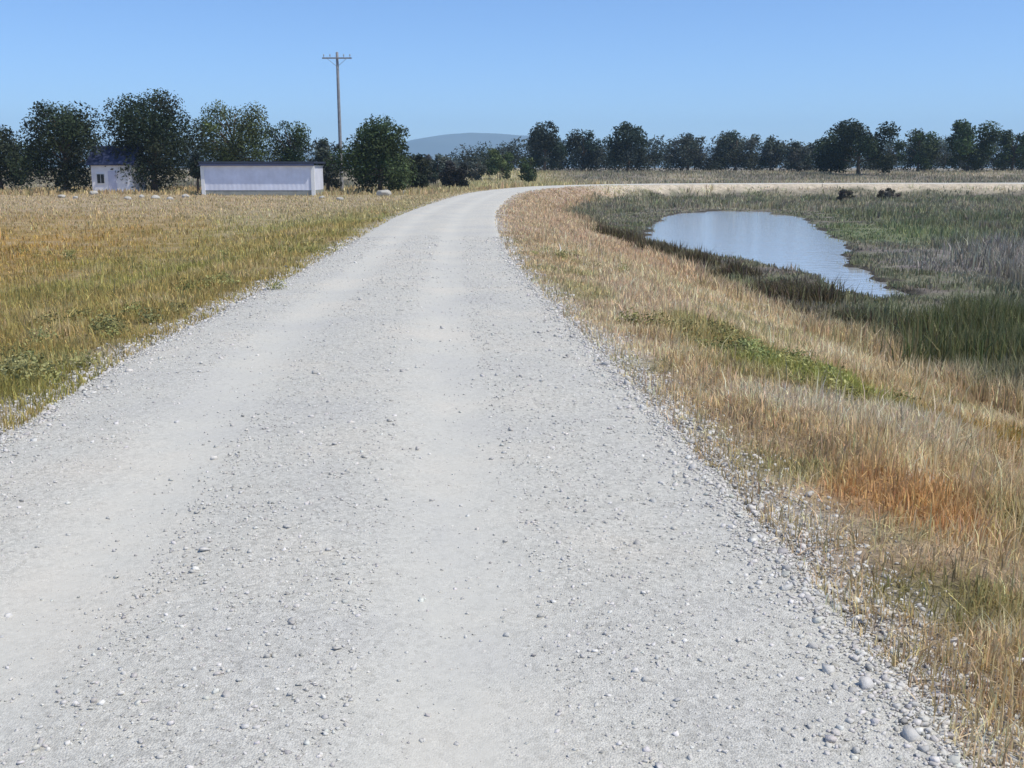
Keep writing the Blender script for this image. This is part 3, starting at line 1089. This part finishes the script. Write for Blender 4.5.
bm_obj("roof", bm, M_ROOFD, shed)
bm = bmesh.new()
box(bm, -hw_ - .1, hw_ + .1, -2.48, -2.40, H - .33, H - .163, 0.012)
bm_obj("fascia", bm, plain_mat("slate_blue_paint", (0.12, 0.14, 0.24), 0.5, 0.1, 3, 0.05, 20), shed)
bm = bmesh.new()
box(bm, -hw_ + .0, hw_ - .0, -2.395, 2.3, H - .358, H - .30)
bm_obj("eaves_board", bm, M_TRIM, shed)
for sx_ in (-1, 1):
    bm = bmesh.new()
    box(bm, sx_ * (hw_ - .05) - .14, sx_ * (hw_ - .05) + .14, -2.29, -2.05, -0.25, H - .362, 0.01)
    bm_obj("corner_post", bm, M_TRIM, shed)
# ------------------------------------------------------------------ white house with a blue roof between the trees
HY = 88.5
hx, _ = at_y(112, 180, HY)
zg = float(terrain(np.array([hx]), np.array([HY]))[0])
house = thing("hut", (hx, HY + 1.6, zg), "small white hut with steep dark blue roof between the two biggest dark trees", "hut")
_, eav = at_y(112, 164, HY)
_, rid = at_y(112, 147, HY)
E, R = eav - zg, rid - zg
hwd = 1.75
bm = bmesh.new()
for side in (1,):
    ring0 = [bm.verts.new(p) for p in ((-hwd, -1.6, -.3), (hwd, -1.6, -.3), (hwd, 1.6, -.3), (-hwd, 1.6, -.3))]
    ring1 = [bm.verts.new(p) for p in ((-hwd, -1.6, E), (hwd, -1.6, E), (hwd, 1.6, E), (-hwd, 1.6, E))]
    for i in range(4):
        bm.faces.new((ring0[i], ring0[(i + 1) % 4], ring1[(i + 1) % 4], ring1[i]))
    pk0, pk1 = bm.verts.new((-hwd, 0, R - .12)), bm.verts.new((hwd, 0, R - .12))
    bm.faces.new((ring1[0], pk0, ring1[3]))
    bm.faces.new((ring1[1], ring1[2], pk1))
bm_obj("wall", bm, M_HOUSE, house)
bm = bmesh.new()
for sy in (-1, 1):                                                   # two thick slopes
    a = [(-hwd - .3, sy * 1.9, E - .12), (hwd + .3, sy * 1.9, E - .12), (hwd + .3, 0, R), (-hwd - .3, 0, R)]
    lowv = [bm.verts.new(p) for p in a]
    upv = [bm.verts.new((p[0], p[1], p[2] + .12)) for p in a]
    bm.faces.new(lowv)
    bm.faces.new(upv)
    for i in range(4):
        bm.faces.new((lowv[i], lowv[(i + 1) % 4], upv[(i + 1) % 4], upv[i]))
bm_obj("roof", bm, M_ROOFB, house)
for wx_ in (-.95,):
    bm = bmesh.new()
    box(bm, wx_ - .36, wx_ + .36, -1.66, -1.603, .75, 1.65, 0.006)
    f_ = bm_obj("window", bm, M_TRIM, house)
    bm = bmesh.new()
    box(bm, wx_ - .30, wx_ - .02, -1.675, -1.6625, .82, 1.58)
    box(bm, wx_ + .02, wx_ + .30, -1.675, -1.6625, .82, 1.58)
    bm_obj("pane", bm, M_GLASS, f_)
bm = bmesh.new()
box(bm, -.3, .4, -1.65, -1.603, -.05, 1.85, 0.006)
hd = bm_obj("door", bm, M_DOOR, house)
bm = bmesh.new()
tube(bm, [(.33, -1.652, .95), (.33, -1.71, .95), (.24, -1.71, .95)], [.014, .014, .012], 8)
bm_obj("handle", bm, M_METAL, hd)

# ------------------------------------------------------------------ utility pole
PY = 92.0
px_, ptop = at_y(337, 52, PY)
zg = float(terrain(np.array([px_]), np.array([PY]))[0])
PH = ptop - zg
pole = thing("utility_pole", (px_, PY, zg), "tall weathered utility pole with crossarm standing above the trees", "pole")
bm = bmesh.new()
lathe(bm, [(0.17, -0.4), (0.165, 0), (0.15, PH * .4), (0.13, PH * .75), (0.115, PH - .04), (0.09, PH)], 14)
bm_obj("post", bm, M_POLE, pole, True)
bm = bmesh.new()
box(bm, -1.3, 1.3, -0.235, -0.125, PH - .59, PH - .47, 0.015)
arm = bm_obj("crossarm", bm, M_POLE, pole)
for sx_ in (-1, 1):
    bm = bmesh.new()
    tube(bm, [(sx_ * .85, -.25, PH - .575), (sx_ * .02, -.19, PH - 1.25)], [.018, .018], 6)
    bm_obj("brace", bm, M_POLE, arm)
for q in (-1.15, -.6, .6, 1.15):
    bm = bmesh.new()
    lathe(bm, [(.02, PH - .472), (.02, PH - .36), (.06, PH - .355), (.065, PH - .32), (.035, PH - .29), (.055, PH - .26), (.04, PH - .2), (.015, PH - .19)], 10, q, -.18)
    bm_obj("insulator", bm, M_PORC, arm, True)

# ------------------------------------------------------------------ pale boulders at the far side of the field
def boulder(px, py, w, label, group, sd_):
    X, Y = at_z(px, py, -0.48)
    rr = w * Y / F / 2
    zz = float(terrain(np.array([X]), np.array([Y]))[0])
    bm = bmesh.new()
    bmesh.ops.create_icosphere(bm, subdivisions=3, radius=1)
    q = random.Random(sd_)
    ax = [Vector((q.gauss(0, 1), q.gauss(0, 1), q.gauss(0, 1))).normalized() for _ in range(9)]
    lim = [q.uniform(0.68, 0.95) for _ in ax]
    for v in bm.verts:
        for a, l in zip(ax, lim):
            dd = v.co.dot(a)
            if dd > l:
                v.co -= a * (dd - l) * 0.85
        v.co.x *= rr
        v.co.y *= rr * 0.8
        v.co.z = v.co.z * rr * 0.62 + rr * 0.25
    o = bm_obj("boulder", bm, M_ROCK, None)
    o.location = (X, Y, zz)
    o.rotation_euler = (0, 0, q.uniform(0, 6))
    tag(o, label, "boulder", group)


GB = "pale boulders edging the field"
boulder(384, 196, 15, "largest white boulder, on the field edge under the round green tree", GB, 1)
boulder(405, 194, 9, "small white boulder between the largest boulder and the road", GB, 2)
boulder(94, 195, 9, "pale boulder below the hut's left corner", GB, 3)
for i, (a, b) in enumerate([(62, 8), (76, 6), (128, 8), (142, 7), (156, 9), (170, 7), (186, 8), (322, 7), (340, 8)]):
    boulder(a, 198 + (i % 3), b, "little pale boulder in the loose row below the trees and shed", GB, 10 + i)

# ------------------------------------------------------------------ distant hills
hxs = np.linspace(-3600, 3600, 160)
hys = np.linspace(4300, 5600, 30)
HX, HY_ = np.meshgrid(hxs, hys)
prof = smooth((HY_ - 4300) / 700) * (1 - 0.5 * smooth((HY_ - 5000) / 600))
peak = 0.62 + 0.45 * np.exp(-((HX + 90) / 450) ** 2) + 0.20 * np.exp(-((HX - 900) / 600) ** 2)
HZ = -4 + prof * peak * 146 * (0.72 + 0.56 * fbm(HX.ravel(), HY_.ravel(), 420, 301, 4).reshape(HX.shape))
HZ[0] = -6
idh = np.arange(HX.size).reshape(HX.shape)
hf = np.stack([idh[:-1, :-1], idh[:-1, 1:], idh[1:, 1:], idh[1:, :-1]], -1).reshape(-1, 4)
tag(mesh_np("hills", np.stack([HX.ravel(), HY_.ravel(), HZ.ravel()], 1), hf, M_HILL, smoothed=True), kind="structure")

# ------------------------------------------------------------------ haze
bm = bmesh.new()
box(bm, -6000, 6000, -120, 6000, -8, 260)
m, nt, out = new_mat("thin_haze")
pv = nd(nt, "ShaderNodeVolumePrincipled")
pv.inputs["Color"].default_value = (0.52, 0.78, 1.0, 1)
pv.inputs["Density"].default_value = 0.0002
pv.inputs["Anisotropy"].default_value = 0.0
nt.links.new(pv.outputs[0], out.inputs["Volume"])
hz_ = bm_obj("haze", bm, m)
tag(hz_, "thin blue summer haze over the distance", "haze", kind="stuff")

# ------------------------------------------------------------------ daylight
SUN_EL, SUN_AZ = math.radians(60), math.radians(112)
w = bpy.data.worlds.new("World")
scene.world = w
w.use_nodes = True
nt = w.node_tree
bg = nt.nodes["Background"]
sky = nt.nodes.new("ShaderNodeTexSky")
sky.sky_type = 'NISHITA'
sky.sun_disc = False
sky.sun_elevation = SUN_EL
sky.sun_rotation = SUN_AZ
sky.air_density = 0.7
sky.dust_density = 0.5
sky.ozone_density = 10.0
sky.altitude = 0
nt.links.new(sky.outputs[0], bg.inputs[0])
bg.inputs[1].default_value = 0.15
sl = bpy.data.lights.new("sun", 'SUN')
sl.energy = 3.6
sl.angle = math.radians(0.53)
sl.color = (1.0, 0.94, 0.83)
so = bpy.data.objects.new("sun", sl)
COL.objects.link(so)
dv = Vector((math.sin(SUN_AZ) * math.cos(SUN_EL), math.cos(SUN_AZ) * math.cos(SUN_EL), math.sin(SUN_EL)))
so.rotation_euler = dv.to_track_quat('Z', 'Y').to_euler()
so.location = (20, 20, 40)

scene.render.engine = 'CYCLES'
scene.cycles.max_bounces = 6
scene.cycles.volume_bounces = 1
scene.cycles.transparent_max_bounces = 8
scene.cycles.use_denoising = True
vs = scene.view_settings
vs.view_transform = 'Standard'
vs.look = 'None'
vs.exposure = 0.26
vs.gamma = 1.0
vs.use_curve_mapping = False
